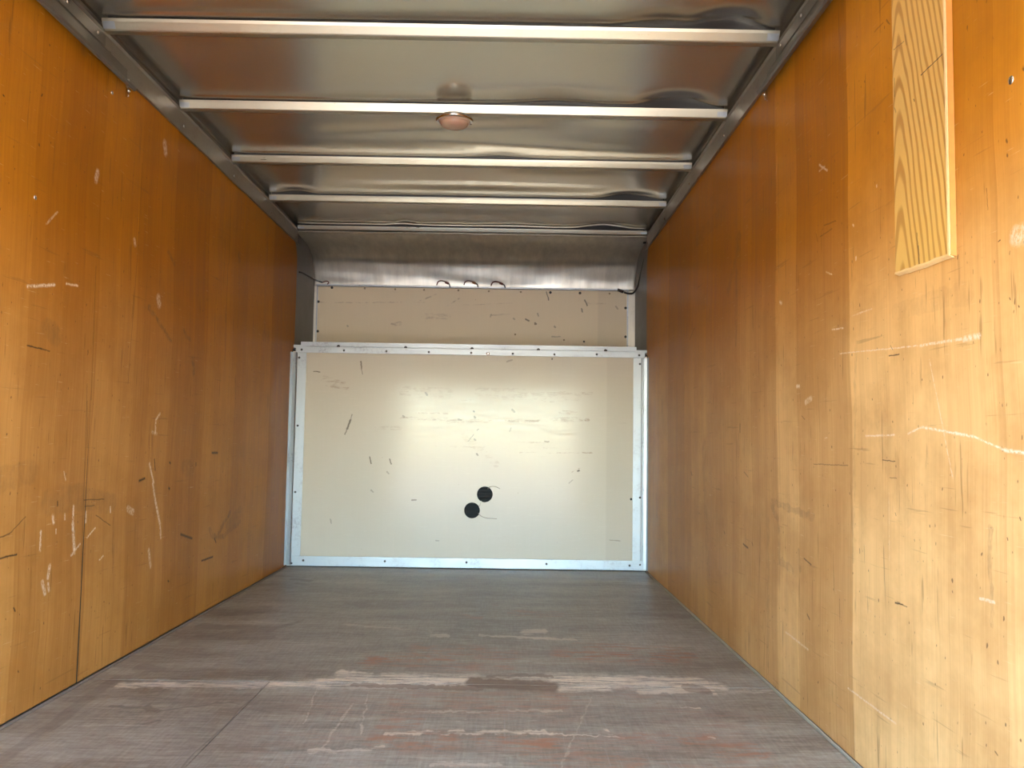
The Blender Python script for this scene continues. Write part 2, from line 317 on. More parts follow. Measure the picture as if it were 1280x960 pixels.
def floor_mat():
  def fill(g):
    P, u, v = coords(g, 0, 1)
    n1 = g.noise(P, (1.2, 4, 1), 1, 5, .6); n2 = g.noise(P, (6, 60, 1), 1, 5, .7); n3 = g.noise(P, (120, 9, 1), 1, 4, .7); n4 = g.noise(P, (1, 1, 1), 9, 6, .65)
    n5 = g.noise(P, (3, 11, 1), 6, 6, .8)
    t = g.m('ADD', g.m('ADD', g.m('MULTIPLY', n1, .75), g.m('MULTIPLY_ADD', n5, .6, -.42)), g.m('ADD', g.m('MULTIPLY', n2, .45), g.m('MULTIPLY_ADD', n3, .35, -.27)))
    t = g.m('ADD', t, .02)
    col = g.ramp(t, [(.30, (.20, .162, .115)), (.46, (.335, .297, .23)), (.58, (.44, .41, .325)), (.74, (.64, .61, .51))])
    # bare reddish plies where the paint has gone, in streaks across the van
    streak = g.noise(P, (5, 42, 1), 1.3, 7, .8, .3); zone = g.noise(P, (1.1, 3, 1), 1.4, 3)
    near = g.rng(v, 3.9, 2.4, 0., 1., True); mid = g.rng(g.m('ABSOLUTE', g.m('SUBTRACT', u, 1.45)), .95, .35, 0., 1., True)
    z = g.m('MULTIPLY', g.m('MULTIPLY', near, mid), g.rng(zone, .40, .62))
    red = g.m('MULTIPLY', z, g.rng(streak, .47, .56), clamp=True)
    col = g.mix(g.m('MULTIPLY', red, .8), col, (.40, .23, .15))
    col = g.mix(g.m('MULTIPLY', g.m('MULTIPLY', z, g.rng(g.noise(P, (7, 120, 1), 1.9, 5, .7), .60, .66)), .8), col, (.62, .48, .36))
    fk = g.rng(g.noise(P, (9, 30, 1), 1.6, 4, .7), .635, .68); col = g.mix(g.m('MULTIPLY', g.m('MULTIPLY', fk, mid), .75), col, (.24, .105, .055))
    pk = g.rng(g.noise(P, (8, 40, 1), 1.9, 4, .7), .655, .69); col = g.mix(g.m('MULTIPLY', g.m('MULTIPLY', pk, mid), .6), col, (.66, .54, .41))
    # light boot and pallet scratches running lengthways
    sc = g.rng(g.noise(P, (160, 2.5, 1), 1, 3, .6), .60, .70); col = g.mix(g.m('MULTIPLY', g.m('MULTIPLY', sc, g.rng(v, 3.1, 2.5, 0., 1.)), .22), col, (.42, .42, .43))
    col = g.mix(g.m('MULTIPLY', g.rng(n4, .5, .75), .25), col, (.52, .50, .44))
    return col, g.rng(t, .35, .7, .42, .60), g.m('ADD', n2, g.m('MULTIPLY', streak, .7)), jitter(g, g.scale(P, (1, .35, 1)), .024, 40), jitter(g, g.scale(P, (1, .35, 1)), .03, 12), g.rng(g.noise(P, (6, 22, 1), 1.5, 5, .72), .49, .56), g.rng(g.noise(P, (4.5, 34, 1), 1.2, 7, .85), .435, .525)
  if 1:
    pit = [(460,824,560,826,.05,.9), (520,812,640,818,.05,.6), (700,817,790,821,.05,.9), (790,823,860,820,.05,.9), (720,808,850,812,.03,.6), (560,832,640,836,.03,.5), (470,927,560,927,.04,.7), (600,925,690,930,.03,.8), (900,938,950,940,.04,.7), (480,905,520,902,.03,.6), (780,922,900,925,.02,.6), (640,766,700,768,.03,.4), (500,873,700,876,.04,.4), (580,770,600,772,.02,.5), (660,945,800,955,.03,.5)]
    smear = [(250,782,345,785,.04,.5), (345,785,372,777,.03,.6), (280,796,340,797,.03,.4), (365,724,390,726,.03,.7), (370,729,385,731,.02,.5), (140,850,60,910,.05,.55), (60,910,0,950,.05,.5), (150,848,180,842,.03,.4), (180,884,200,888,.014,.7), (135,884,200,887,.007,.7), (200,887,272,878,.007,.7), (272,878,300,880,.006,.4), (172,834,200,837,.03,.5), (180,905,200,900,.010,.7), (200,768,330,762,.08,.3), (240,800,330,790,.08,.3), (590,740,640,736,.10,.25), (640,735,670,735,.03,.3), (335,852,222,965,.006,.8), (350,844,335,852,.006,.6), (860,880,900,892,.02,.3)]
    ridge = [(150,856,215,856,.010,.8), (215,857,340,856,.010,.6), (340,856,420,853,.013,.9), (400,853,480,853,.022,.95), (425,842,460,845,.014,.8), (460,852,590,850,.026), (480,846,580,849,.018,.8), (590,852,640,850,.016,.8), (640,850,700,849,.012,.8), (670,856,700,857,.02), (690,850,790,852,.026), (700,861,760,860,.012,.9), (780,849,880,852,.014,.8), (780,855,900,858,.018,.9), (800,864,880,862,.010,.7), (880,852,893,866,.008,.8), (893,866,1020,862,.005,.35)]
    dk = [(590,853,690,858,.030,.9), (440,856,600,861,.010,.6), (880,862,860,860,.02,.5), (610,845,690,845,.008,.6)]
    chip = [(480,917,640,915,.010,.8), (640,915,690,916,.010,.9), (690,917,780,921,.004,.7), (540,794,560,795,.02,.5), (600,794,720,800,.014,.6), (655,790,680,789,.03,.7), (500,890,700,888,.006,.4), (758,912,761,914,.008), (850,883,875,885,.005,.8), (885,922,895,923,.005,.8), (430,780,540,790,.010,.3), (740,872,700,960,.004,.3), (400,850,380,905,.005,.4), (440,880,400,940,.007,.35), (460,865,450,920,.005,.4), (385,940,480,935,.008,.5), (540,955,640,958,.010,.5)]
  return Surface('worn_painted_floor', 2, 0, fill, [([(*q[:5], q[5]*.9) for q in pit], 1, 0, (.38, .14, .055), .02, 1.), ([(*q[:4], q[4]*.5, q[5]*.55) for q in smear], 2, None, (.085, .062, .048), .015, 1.), ([(*q[:4], q[4]*1.5, *q[5:]) for q in ridge], 1, 1, (.84, .72, .55), .02), (dk, 1, None, (.15, .08, .042), .02, .5), ([(*q[:4], q[4]*.65, *q[5:]) for q in chip], 1, 1, (.74, .62, .47), .02)], .5, (.25, .004), .35)
M_FL = floor_mat()

def panel_mat(name, y, dark, faint, base, lo, rough):
  def fill(g):
    P, u, v = coords(g, 0, 2)
    n1 = g.noise(P, (1, 1, 1), 3, 5); n2 = g.noise(P, (5, 60, 1), 1, 4, .7); n3 = g.noise(P, (90, 2, 1), 1, 3, .6)
    col = g.mix(g.m('ADD', g.m('MULTIPLY', n1, .6), g.m('MULTIPLY', n3, .4)), lo, base)
    hl = g.rng(g.noise(P, (4, 90, 1), 1, 3, .6), .70, .76); col = g.mix(g.m('MULTIPLY', hl, .35), col, (.42, .34, .26))
    sp = g.rng(g.noise(P, (1, 1.6, 1), 34, 2), .76, .80); col = g.mix(g.m('MULTIPLY', sp, .5), col, (.30, .22, .16))
    shade_edge = g.rng(u, at(757, 560, 1, D)[0], at(759, 560, 1, D)[0]); col = g.mix(g.m('MULTIPLY', shade_edge, .16), col, (.36, .31, .24))  # shadow edge painted into the panel colour, darker to its right
    sc2 = g.noise(P, (3, 70, 1), 2.2, 5, .8)
    return col, g.m('ADD', g.rng(n2, .35, .65, rough-.03, rough+.06), g.m('MULTIPLY', g.rng(sc2, .50, .62), .16)), g.m('ADD', g.noise(P, (1, 1, 1), 1.8, 2), g.m('MULTIPLY', n2, .02)), jitter(g, P, .010, 50), jitter(g, P, .010, 50), g.m('MULTIPLY', g.rng(g.noise(P, (4, 24, 1), 1.6, 5, .8), .47, .57), g.rng(g.noise(P, (1, 1, 1), 26, 3), .38, .52)), 1.
  return Surface(name, 1, y, fill, [(faint, 1, 0, (.34, .24, .17), .012), (dark, 1, None, (.13, .105, .08), .012)], .34, (.25, .01))
F_DARK = [(440,518,438,527,.006,.6), (438,525,434,536,.014,.9), (434,536,431,543,.008,.7), (462,571,464,579,.009,.9), (487,574,489,580,.009,.8), (451,452,452,460,.009,.7), (452,460,453,468,.006,.5), (392,464,400,465,.007,.8), (484,590,486,592,.010,.4), (515,625,520,625,.010,.6), (593,521,594,522,.013), (593,549,594,550,.013,.9), (596,567,597,569,.011,.8), (585,552,592,543,.004,.7), (532,491,534,494,.012,.6), (592,514,593,515,.01), (598,536,596,538,.008,.6), (573,524,576,525,.012,.7), (504,520,505,521,.013,.6), (640,512,643,515,.013,.6), (690,448,690,449,.01), (681,552,686,552,.010,.8), (711,604,716,600,.006,.4), (722,589,724,588,.012), (634,452,640,450,.010,.4), (464,613,466,615,.010,.4), (413,649,414,654,.008,.4), (545,676,548,676,.01,.4), (560,627,560,628,.02,.0), (762,675,775,676,.006,.4), (637,539,639,535,.008,.4)]
F_FAINT = [(500,522,560,522,.012,.8), (515,524,700,526,.016,.9), (560,527,735,525,.018,.8), (520,516,560,517,.010,.7), (624,500,642,501,.012), (672,501,694,502,.013), (640,497,655,496,.014,.6), (576,500,588,500,.016,.7), (700,514,720,517,.02,.8), (680,523,735,522,.012,.6), (545,558,610,559,.010,.5), (640,553,690,553,.010,.6), (650,566,740,566,.010,.7), (655,559,712,561,.008,.5), (409,480,432,483,.035,.5), (405,472,432,480,.02,.5), (505,489,560,492,.05,.4), (600,490,720,496,.05,.35), (725,585,715,590,.006,.8), (690,490,740,492,.016,.6), (700,522,712,530,.010,.5), (580,545,620,580,.03,.3), (470,535,500,535,.02,.3)]
M_FP = panel_mat('painted_front_panel', D, F_DARK, F_FAINT, (.63, .58, .485), (.58, .53, .435), .12)
N_DARK = [(683,365,686,375,.008,.8), (731,375,734,382,.010,.8), (727,386,728,390,.010,.8), (657,399,661,401,.012,.8), (669,404,670,405,.014,.9), (642,398,643,399,.012,.4), (613,396,614,393,.010,.4), (672,392,673,395,.01,.5), (434,407,435,408,.01,.4), (693,408,694,409,.012,.5), (690,421,700,421,.008,.4), (770,383,772,386,.012,.4)]
N_FAINT = [(400,378,530,378,.008,.6), (525,376,545,368,.010,.8), (560,382,575,372,.010,.6), (580,381,640,379,.008,.4), (490,406,500,404,.02,.6), (730,379,760,380,.01,.5), (615,394,640,392,.010,.4), (530,395,560,396,.03,.4)]
M_NP = panel_mat('painted_nose_panel', 6.226, N_DARK, N_FAINT, (.78, .66, .46), (.71, .59, .40), .38)

def alu(name, col, rough, aniso_axis, var=.25, stain=.35, wave=.2, rv=.07):
    m, nt, b = new_mat(name); g = N(nt); P = g.node('ShaderNodeTexCoord').outputs['Object']
    k = {'x': (3, 120, 120), 'y': (120, 3, 120), 'z': (150, 150, 2.2), 'nose': (24, 8, 1.2)}[aniso_axis]
    n1 = g.noise(P, k, 1, 4, .6); n2 = g.noise(P, (1, 1, 1), 7, 5, .65); n3 = g.noise(P, (1, 1, 1), 55, 3, .7)
    c = g.mix(n1, tuple(x*(1-var) for x in col), col)
    spot = g.m('MULTIPLY', g.rng(n2, .50, .66), g.rng(n3, .46, .62)); c = g.mix(g.m('MULTIPLY', spot, stain), c, (.16, .14, .12))
    g.put(b.inputs['Base Color'], c); b.inputs['Metallic'].default_value = .92
    g.put(b.inputs['Roughness'], g.rng(g.m('ADD', g.m('MULTIPLY', n1, .5), g.m('MULTIPLY', n2, .5)), .35, .65, rough-rv, rough+rv))
    if wave: g.bump(g.m('ADD', g.m('MULTIPLY', n1, wave), g.m('MULTIPLY', n2, wave)), .15, .004, b)
    return m
M_RF = alu('mill_finish_roof_sheet', (.66, .63, .55), .235, 'x', .015, .05, 0, .02)
M_RIB = alu('galvanised_rib', (.46, .425, .33), .34, 'x', .06, .10, .05)
M_TRIM = alu('bright_aluminium_trim', (.42, .45, .48), .42, 'z', .18, .45)
M_SILL = alu('bright_aluminium_sill', (.42, .45, .48), .46, 'x', .18, .45)
M_RAIL = alu('dull_top_rail', (.36, .33, .29), .46, 'y', .15, .3)
M_TRK = alu('grey_door_track', (.26, .25, .23), .50, 'y', .15, .3)
M_NOSE = alu('brushed_nose_sheet', (.82, .76, .64), .40, 'nose', .50, .10, .8)
M_NSIDE = plain('grey_nose_side', (.17, .17, .165), .55, .3, .10, 8)
M_DARK = plain('dark_backing', (.012, .012, .013), .7, 0)
M_HOLE = plain('blue_black_hole_plate', (.003, .007, .011), .7, 0)
M_RIVET = plain('dark_rivet', (.06, .052, .045), .45, .6)
M_RIVETT = plain('tan_rivet', (.34, .26, .16), .45, .3)
M_STEEL = plain('bright_steel', (.75, .74, .72), .25, 1)
M_CHROME = plain('chrome', (.70, .66, .62), .12, 1, .05)
M_BLACK = plain('black_rubber', (.015, .014, .014), .45, 0)
M_RED = plain('dark_red_wire', (.10, .018, .012), .45, 0)
M_PLUG = plain('brown_splice', (.22, .10, .04), .5, 0)
M_WHT = plain('off_white_wire', (.33, .29, .23), .5, 0)
M_CONC = plain('pale_concrete', (.46, .40, .32), .85, 0, .12, .7)
M_DOOR = plain('white_door_panel', (.55, .54, .52), .5, 0, .05)
M_EDGE = plain('pale_floor_edge', (.62, .55, .42), .45, .2)
M_GREYEDGE = plain('grey_floor_edge', (.26, .235, .20), .6, 0, .35)
m, nt, b = new_mat('pink_lamp_lens'); g = N(nt); M_LENS = m
P = g.node('ShaderNodeTexCoord').outputs['Object']
g.put(b.inputs['Base Color'], g.mix(g.noise(P, sc=30), (.58, .36, .26), (.70, .47, .35)))
b.inputs['Roughness'].default_value = .22; b.inputs['Transmission Weight'].default_value = .25; b.inputs['Subsurface Weight'].default_value = .15

def board_mat():
  def fill(g):
    P, u, v = coords(g, 1, 2)
    w = g.m('MULTIPLY', g.m('SUBTRACT', g.noise(P, (6, 1.6, 1), 1, 3), .5), .30)
    du = g.m('SUBTRACT', u, 1.968)
    para = g.m('ADD', v, g.m('MULTIPLY', g.m('SQRT', g.m('MULTIPLY_ADD', du, du, .0006)), 4.6)); para = g.m('ADD', para, w)
    sn = g.m('SINE', g.m('MULTIPLY', para, 62.)); ring = g.rng(g.m('ADD', sn, g.m('MULTIPLY', g.noise(P, (60, 4, 1), 1, 3), .6)), .15, 1.25, 0., 1., True)
    col = g.mix(ring, (.78, .50, .135), (.50, .255, .05))
    f = g.noise(P, (240, 5, 1), 1, 4, .7); col = g.mix(g.m('MULTIPLY', f, .35), col, (.60, .36, .12))
    return col, .5, g.m('ADD', ring, f), jitter(g, P, .006, 60), P, 1., 1.
  X = W-.012
  return Surface('new_pine_board', 0, X, fill, [([(1151,94,1178,68,.0022), (1148,308,1149,330,.004,.8), (1146,292,1148,312,.003,.6), (1131,44,1133,56,.003,.5), (1118,98,1118,120,.003,.5), (1117,62,1130,52,.002,.5), (1142,124,1143,126,.003,.7), (1118,135,1120,140,.003,.4)], 1, None, (.05, .035, .02), .004)], .5, (.12, .001))
M_BOARD = board_mat()
M_BEDGE = plain('board_edge_grain', (.50, .20, .03), .55, 0, .2, 60)
M_CHIP = plain('splintered_pine', (.80, .58, .28), .7, 0, .15, 90)

# ------------------------------------------------------------------ ground outside (behind the camera)
GZ = -.75
grd = tag(box('ground', (-40, -60, GZ-.1), (42, 12, GZ), M_CONC), kind='structure')

# ------------------------------------------------------------------ floor
fl = tag(box('floor', (-.03, YB, -.06), (W+.03, D+.02, -.012), M_DARK), kind='structure')
G = .0012
def floor_sheet(x0, x1, y0, y1):
    return M_FL.paint(box('floor_panel', (x0+G, y0+G, -.012), (x1-G, y1-G, 0), None, fl))
floor_sheet(.020, .62, YB, 2.968); floor_sheet(.62, W-.012, YB, 2.968)
floor_sheet(.020, W-.012, 2.970, D)
box('floor_edge', (.0035, YB, -.012), (.018, D, .0005), M_GREYEDGE, fl)['label'] = 'grey recessed edge strip along left wall'
box('floor_edge', (W-.0060, YB, -.012), (W-.0035, D-.01, .004), M_EDGE, fl)['label'] = 'thin pale edge strip along right wall'

# ------------------------------------------------------------------ side walls
def side_wall(name, x, s, m):              # s=+1: the room lies on the +x side of the wall face
    w = tag(box(name, (x-s*.05, YB, -.06), (x-s*.014, D-.02, H+.09), M_RAIL), kind='structure')
    box('leak_stop', (min(x-s*.05, x-s*.002), D+.002, -.06), (max(x-s*.05, x-s*.002), D+.034, HZ-.03), M_DARK, w)  # unseen blocks added to close the corner against light from outside
    box('leak_stop', (min(x-s*.05, x-s*.0145), D-.02, -.06), (max(x-s*.05, x-s*.0145), D+.002, HZ-.03), M_DARK, w)
    t = -s*.012
    g1, g0 = .0085, .0005                   # the joint opens towards the floor on the left
    if s > 0: near = [(x, YB, .004), (x, JY-g1, .004), (x, JY-g0, .95), (x, JY-g0, WT), (x, YB, WT)]
    else: near = [(x, YB, .004), (x, JY-.0008, .004), (x, JY-.0008, WT), (x, YB, WT)]
    far = [(x, JY+g0, .004), (x, D-.004, .004), (x, D-.004, HZ+.01), (x, D+.035, HZ+.03), (x, D+.045, 1.75), (x, D+.040, WT-.14)]
    for k in range(1, 7):
        a = k/6*math.pi/2; far.append((x, D+.040-.10+.10*math.cos(a), WT-.14+.14*math.sin(a)))
    far += [(x, JY+g0, WT)]
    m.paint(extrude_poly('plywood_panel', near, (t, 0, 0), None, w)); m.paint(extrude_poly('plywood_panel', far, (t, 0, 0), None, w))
    if s > 0: extrude_poly('joint_gap', [(x-.0002, JY-g1, 0.002), (x-.0002, JY+g0, 0.002), (x-.0002, JY+g0, .95), (x-.0002, JY-g0, .95)], (-.006, 0, 0), M_DARK, w)
    return w
WL = side_wall('wall_left', 0, 1, M_WL); WR = side_wall('wall_right', W, -1, M_WR)
def screw(px, py, x, parent, r=.006, m=M_STEEL, label=None, name='screw'):
    p = at(px, py, 0, x); s = 1 if x < 1 else -1
    o = lathe(name, [(r, -.001), (r*1.02, .001), (r*.8, .0022), (r*.35, .0028), (0, .0028)], m, parent, 'X' if s > 0 else '-X', (x, p.y, p.z), 14)
    if label: o['label'] = label
    return o
screw(44, 247, 0, WL, .007); screw(1264, 100, W, WR, .008, M_STEEL, 'bright dome-headed screw'); screw(140, 116, 0, WL, .007)

# ------------------------------------------------------------------ front wall
wf = tag(box('wall_front', (-.02, D+.035, -.06), (W+.02, D+.06, HZ+.02), M_DARK), kind='structure')
def plate_with_holes(name, x0, x1, z0, z1, y, t, holes, m, parent):
    bm = bmesh.new(); loops = []
    o = [bm.verts.new(p) for p in ((x0, y, z0), (x1, y, z0), (x1, y, z1), (x0, y, z1))]; loops.append(o)
    for hx, hz, r in holes:
        loops.append([bm.verts.new((hx+r*math.cos(2*math.pi*k/40), y, hz+r*math.sin(2*math.pi*k/40))) for k in range(40)])
    es = [bm.edges.new((l[i], l[(i+1) % len(l)])) for l in loops for i in range(len(l))]
    bmesh.ops.triangle_fill(bm, use_beauty=True, edges=es)
    r = bmesh.ops.extrude_face_region(bm, geom=bm.faces[:]); bmesh.ops.translate(bm, verts=[v for v in r['geom'] if isinstance(v, bmesh.types.BMVert)], vec=(0, t, 0))
    bmesh.ops.recalc_face_normals(bm, faces=bm.faces)
    me = bpy.data.meshes.new(name); bm.to_mesh(me); bm.free(); return link(name, me, m, parent)
h1, h2 = at(606, 618, 1, D), at(590, 638, 1, D); HR = .051
lp = M_FP.paint(plate_with_holes('liner_panel', .004, W-.004, .004, HZ+.005, D, .010, [(h1.x, h1.z, HR), (h2.x, h2.z, HR), (at(789, 624, 1, D).x, at(789, 624, 1, D).z, .008)], None, wf)); lp['label'] = 'pale painted lower front liner with two round holes'
for hh in (h1, h2):
    bm = bmesh.new()                        # ribbed dark plate seen through the hole
    nn = 12; vs = []
    for k in range(nn+1):
        z = hh.z-.062+.124*k/nn; yy = D+.018+(.003 if k % 2 else 0)
        vs.append((bm.verts.new((hh.x-.045-.015, yy, z)), bm.verts.new((hh.x+.045+.015, yy, z))))
    for k in range(nn): bm.faces.new((vs[k][0], vs[k][1], vs[k+1][1], vs[k+1][0]))
    r = bmesh.ops.extrude_face_region(bm, geom=bm.faces[:]); bmesh.ops.translate(bm, verts=[v for v in r['geom'] if isinstance(v, bmesh.types.BMVert)], vec=(0, .003, 0))
    me = bpy.data.meshes.new('hole_plate'); bm.to_mesh(me); bm.free(); link('hole_plate', me, M_HOLE, wf)['label'] = 'blue-black ribbed plate behind the round hole'

def rivet_mesh():
    n = 12; vs, fs = [], []
    prof = [(1, 0), (.95, .35), (.6, .7), (0, .8)]
    for r, z in prof:
        for k in range(n): a = 2*math.pi*k/n; vs.append((r*math.cos(a), -z, r*math.sin(a)))
    for i in range(3):
        for k in range(n): fs.append((i*n+k, i*n+(k+1) % n, (i+1)*n+(k+1) % n, (i+1)*n+k))
    return mesh('rivet', vs, fs, True)
RV = {}
def rivet(px, py, y, parent, r=.0075, m=M_RIVET):
    if m.name not in RV: me = rivet_mesh(); me.materials.append(m); RV[m.name] = me
    o = bpy.data.objects.new('rivet', RV[m.name]); C.objects.link(o); o.parent = parent; o.matrix_parent_inverse = Matrix.Translation(-parent.location)
    p = at(px, py, 1, y); o.location = (p.x, y+.0002, p.z); o.scale = (r, r*.5, r); return o
T = .003
def trim(n, *a, **k): o = profile('trim_%d' % n, *a, **k); return tag(o, kind='structure')
# corner angles, sill and header
t1 = trim(1, [(.0005, D-.052, HZ-.002), (.0035, D-.006, HZ-.002), (.028, D-.010, HZ-.002), (.034, D-.0045, HZ-.002), (.092, D-.0045, HZ-.002)], T, (0, 0, -(HZ-.012)), M_TRIM)
t2 = trim(2, [(W-.092, D-.0045, HZ-.004), (W-.040, D-.0045, HZ-.004), (W-.036, D-.008, HZ-.004), (W-.028, D-.008, HZ-.004), (W-.024, D-.0045, HZ-.004), (W-.0035, D-.006, HZ-.004), (W-.0005, D-.052, HZ-.004)], T, (0, 0, -(HZ-.012)), M_TRIM)
t3 = tag(box('trim_3', (.040, D-.009, .006), (W-.020, D-.0055, .068), M_SILL, bev=.001), kind='structure')
t4 = tag(box('trim_4', (.022, D-.010, HZ-.004), (W-.018, D-.004, HZ+.036), M_SILL, bev=.0012), kind='structure')
t5 = trim(5, [(.050, D+.012, HZ+.043), (.050, D+.012, HZ+.070), (.050, D+.10, HZ+.072)], T, (W-.12, 0, 0), M_SILL)
for p in ((377,437), (430,438), (483,439), (536,440), (589,441), (641,442), (693,443), (746,443), (799,444)): rivet(*p, D-.010, t4)
o = rivet(610, 442, D-.010, t4, .012, M_STEEL); o['label'] = 'larger bare steel rivet'
for p in ((423,433), (507,434.6), (590,436), (673,437.3), (757,438.4)): rivet(*p, D+.009, t5, .011)
for p in ((374,447), (372,532), (369,615), (364.5,704)): rivet(*p, D-.0075, t1)
rivet(379, 700.5, D-.009, t3)
for p in ((800,455), (800,622), (800,706)): rivet(*p, D-.0075, t2)
for p in ((481,701.5), (583,703), (683,705), (787,707)): rivet(*p, D-.009, t3)

# ------------------------------------------------------------------ nose (the space over the cab)
DN = 6.226; ZP = 1.925; ZF = HZ+.05
prof = [(D+.012+(5.80-D-.012)*k/6, H-.006-.010*k/6) for k in range(7)]
for k in range(1, 23):                      # the sheet rolls over into the front
    t_ = k/12 if k < 12 else (k-12)/10
    q0, q1, q2 = ((5.80, H-.016), (6.110, 2.177), (6.160, 2.085)) if k < 12 else ((6.160, 2.085), (6.2127, 1.986), (DN-.004, ZP+.002))
    prof.append(tuple((1-t_)**2*q0[i]+2*t_*(1-t_)*q1[i]+t_*t_*q2[i] for i in (0, 1)))
vs, fs = [], []; NX = 120
for i, (y, z) in enumerate(prof):
    for k in range(NX+1):
        x = -.012+(W+.024)*k/NX
        vs.append((x, y+.0040*noise.noise(Vector((x*2.6, i*.25, 1)))+.0016*noise.noise(Vector((x*13, i*.12, 4))), z+.003*noise.noise(Vector((x*2.4, y*4, 5)))))
for i in range(len(prof)-1):
    for k in range(NX): a = i*(NX+1)+k; fs.append((a, a+1, a+NX+2, a+NX+1))
wn = link('wall_nose', mesh('wall_nose', vs, fs, True), M_NOSE); tag(wn, kind='structure')
md = wn.modifiers.new('thickness', 'SOLIDIFY'); md.thickness = .003; md.offset = 1 if wn.data.polygons[0].normal.z > 0 else -1
for x0, x1 in ((-.026, -.006), (W+.006, W+.026)):
    pts = [(x0, D-.01, ZF-.02)]+[(x0, D-.01, H+.02)]+[(x0, y, z+.012) for y, z in prof]+[(x0, DN+.02, ZP), (x0, DN+.02, ZF-.02)]
    extrude_poly('side_sheet', pts, (x1-x0, 0, 0), M_NSIDE, wn)['label'] = 'dull dark grey side of the nose'
box('nose_floor', (-.026, D+.02, HZ+.03), (W+.026, DN+.02, ZF), M_SILL, wn)
pn = M_NP.paint(box('nose_panel', (.022, DN, ZF), (W-.055, DN+.010, ZP), None, wn)); pn['label'] = 'tan painted liner panel of the nose'
box('edge_flange', (.012, DN-.003, ZF), (.020, DN+.004, ZP), M_TRIM, wn); box('edge_flange', (W-.053, DN-.003, ZF), (W-.043, DN+.004, ZP), M_TRIM, wn)
box('corner_sheet', (-.02, DN+.001, ZF), (.0225, DN+.011, ZP+.02), M_NOSE, wn); box('corner_sheet', (W-.0555, DN+.001, ZF), (W+.02, DN+.011, ZP+.02), M_NOSE, wn)
box('top_flange', (.014, DN-.030, ZP+.001), (W-.045, DN+.004, ZP+.012), M_TRIM, wn)
for i, (px, py) in enumerate(((415,359.5), (456,360.5), (494,361.5), (530,362.3), (573,363), (611,364), (651,365), (688,365.6), (725,366.3), (762,367), (398,377), (397,414), (782,385), (782,421), (669,405), (644,418), (705,425), (730,427))):
    rivet(px, py, DN, wn, .010 if i in (0, 7, 8, 10, 11, 12, 13) else .0075, M_RIVET if i in (0, 7, 8, 10, 11, 12, 13, 17) else M_RIVETT)

# ------------------------------------------------------------------ roof sheet
BULGE = [(0, 2.14, .17, .036), (0, 1.92, .22, .014), (1, 2.09, .20, .034), (1, 1.58, .26, .010), (2, 1.35, .22, .007), (3, 2.09, .21, .026), (3, .17, .15, .014), (4, 2.02, .24, .026), (4, .72, .10, .010), (4, 1.4, .3, .004)]
def roof_z(x, y):
    z = 0
    for i, bx, bw, bh in BULGE:
        yb = RIB0+RIBS*i-.01; d = (x-bx)/bw; e = (y-yb)/(.045 if y > yb else .11)
        if abs(d) < 1: z += bh*math.cos(d*math.pi/2)**2*math.exp(-e*e)
    z += .006*noise.noise(Vector((x*.8, y*.9, 3.1)))+.0022*noise.noise(Vector((x*1.3+2, y*2.4, 7.7)))*min(1, max(.3, (y-3.2)*1.5))
    # oil-canning folds in the bays
    def swell(c, w, h, x0, x1):
        return h*math.exp(-((y-c)/w)**2)*max(0, math.sin(max(0, min(1, (x-x0)/(x1-x0)))*math.pi)) if x0 < x < x1 else 0
    z += swell(3.86-.10*(x-1.2), .10, .010, .1, 1.9)+swell(4.06+.12*(x-1.6), .07, -.007, .9, 2.3)+swell(3.72, .06, .006, 1.5, 2.3)
    z += swell(4.74, .07, .009, .35, 2.15)+swell(4.50, .08, -.005, 1.2, 2.25)+swell(3.44, .06, .006, 1.0, 1.9)+swell(5.35, .10, .006, .3, 2.1)
    for i in range(-1, 5): z -= .0045*math.exp(-((y-(RIB0+RIBS*i-.032))/.014)**2)
    edge = min(1, max(0, min(x, W-x)/.10)); z *= edge*edge*(3-2*edge)
    return SH+z
ys = [YB+(D+.03-YB)*k/800 for k in range(801)]; NX = 110; vs, fs = [], []
for y in ys:
    for k in range(NX+1): x = -.014+(W+.028)*k/NX; vs.append((x, y, roof_z(x, y)))
for i in range(len(ys)-1):
    for k in range(NX): a = i*(NX+1)+k; fs.append((a, a+1, a+NX+2, a+NX+1))
ce = link('ceiling', mesh('ceiling', vs, fs, True), M_RF); tag(ce, kind='structure')
md = ce.modifiers.new('thickness', 'SOLIDIFY'); md.thickness = .003; md.offset = 1 if ce.data.polygons[0].normal.z > 0 else -1
box('outer_skin', (-.06, YB, H+.12), (W+.06, DN+.14, H+.14), M_RAIL, ce)
box('outer_skin', (-.06, DN+.12, HZ), (W+.06, DN+.14, H+.12), M_RAIL, ce)
for a_, b_ in ((-.06, -.05), (W+.05, W+.06)): box('outer_skin', (a_, YB, HZ-.05), (b_, DN+.12, H+.12), M_RAIL, ce)
box('outer_skin', (-.05, D+.07, HZ-.05), (W+.05, DN+.12, HZ), M_RAIL, ce)

# top rails
for n, x, s in ((6, 0, 1), (7, W, -1)):
    pr = [(x+s*.016, YB, WT-.014), (x+s*.0035, YB, WT-.010), (x+s*.004, YB, WT+.012), (x+s*.004, YB, H-.004), (x+s*.012, YB, H+.002)]
    t = trim(n, pr, .0025*s, (0, D-YB+.02, 0), M_RAIL)
    for i in range(-1, 5):
        y = RIB0+RIBS*i+.055
        lathe('rivet', [(.008, 0), (.007, .003), (.003, .005), (0, .005)], M_STEEL, t, 'X' if s > 0 else '-X', (x+s*.006, y if i < 4 else D-.03, WT+.022), 12)
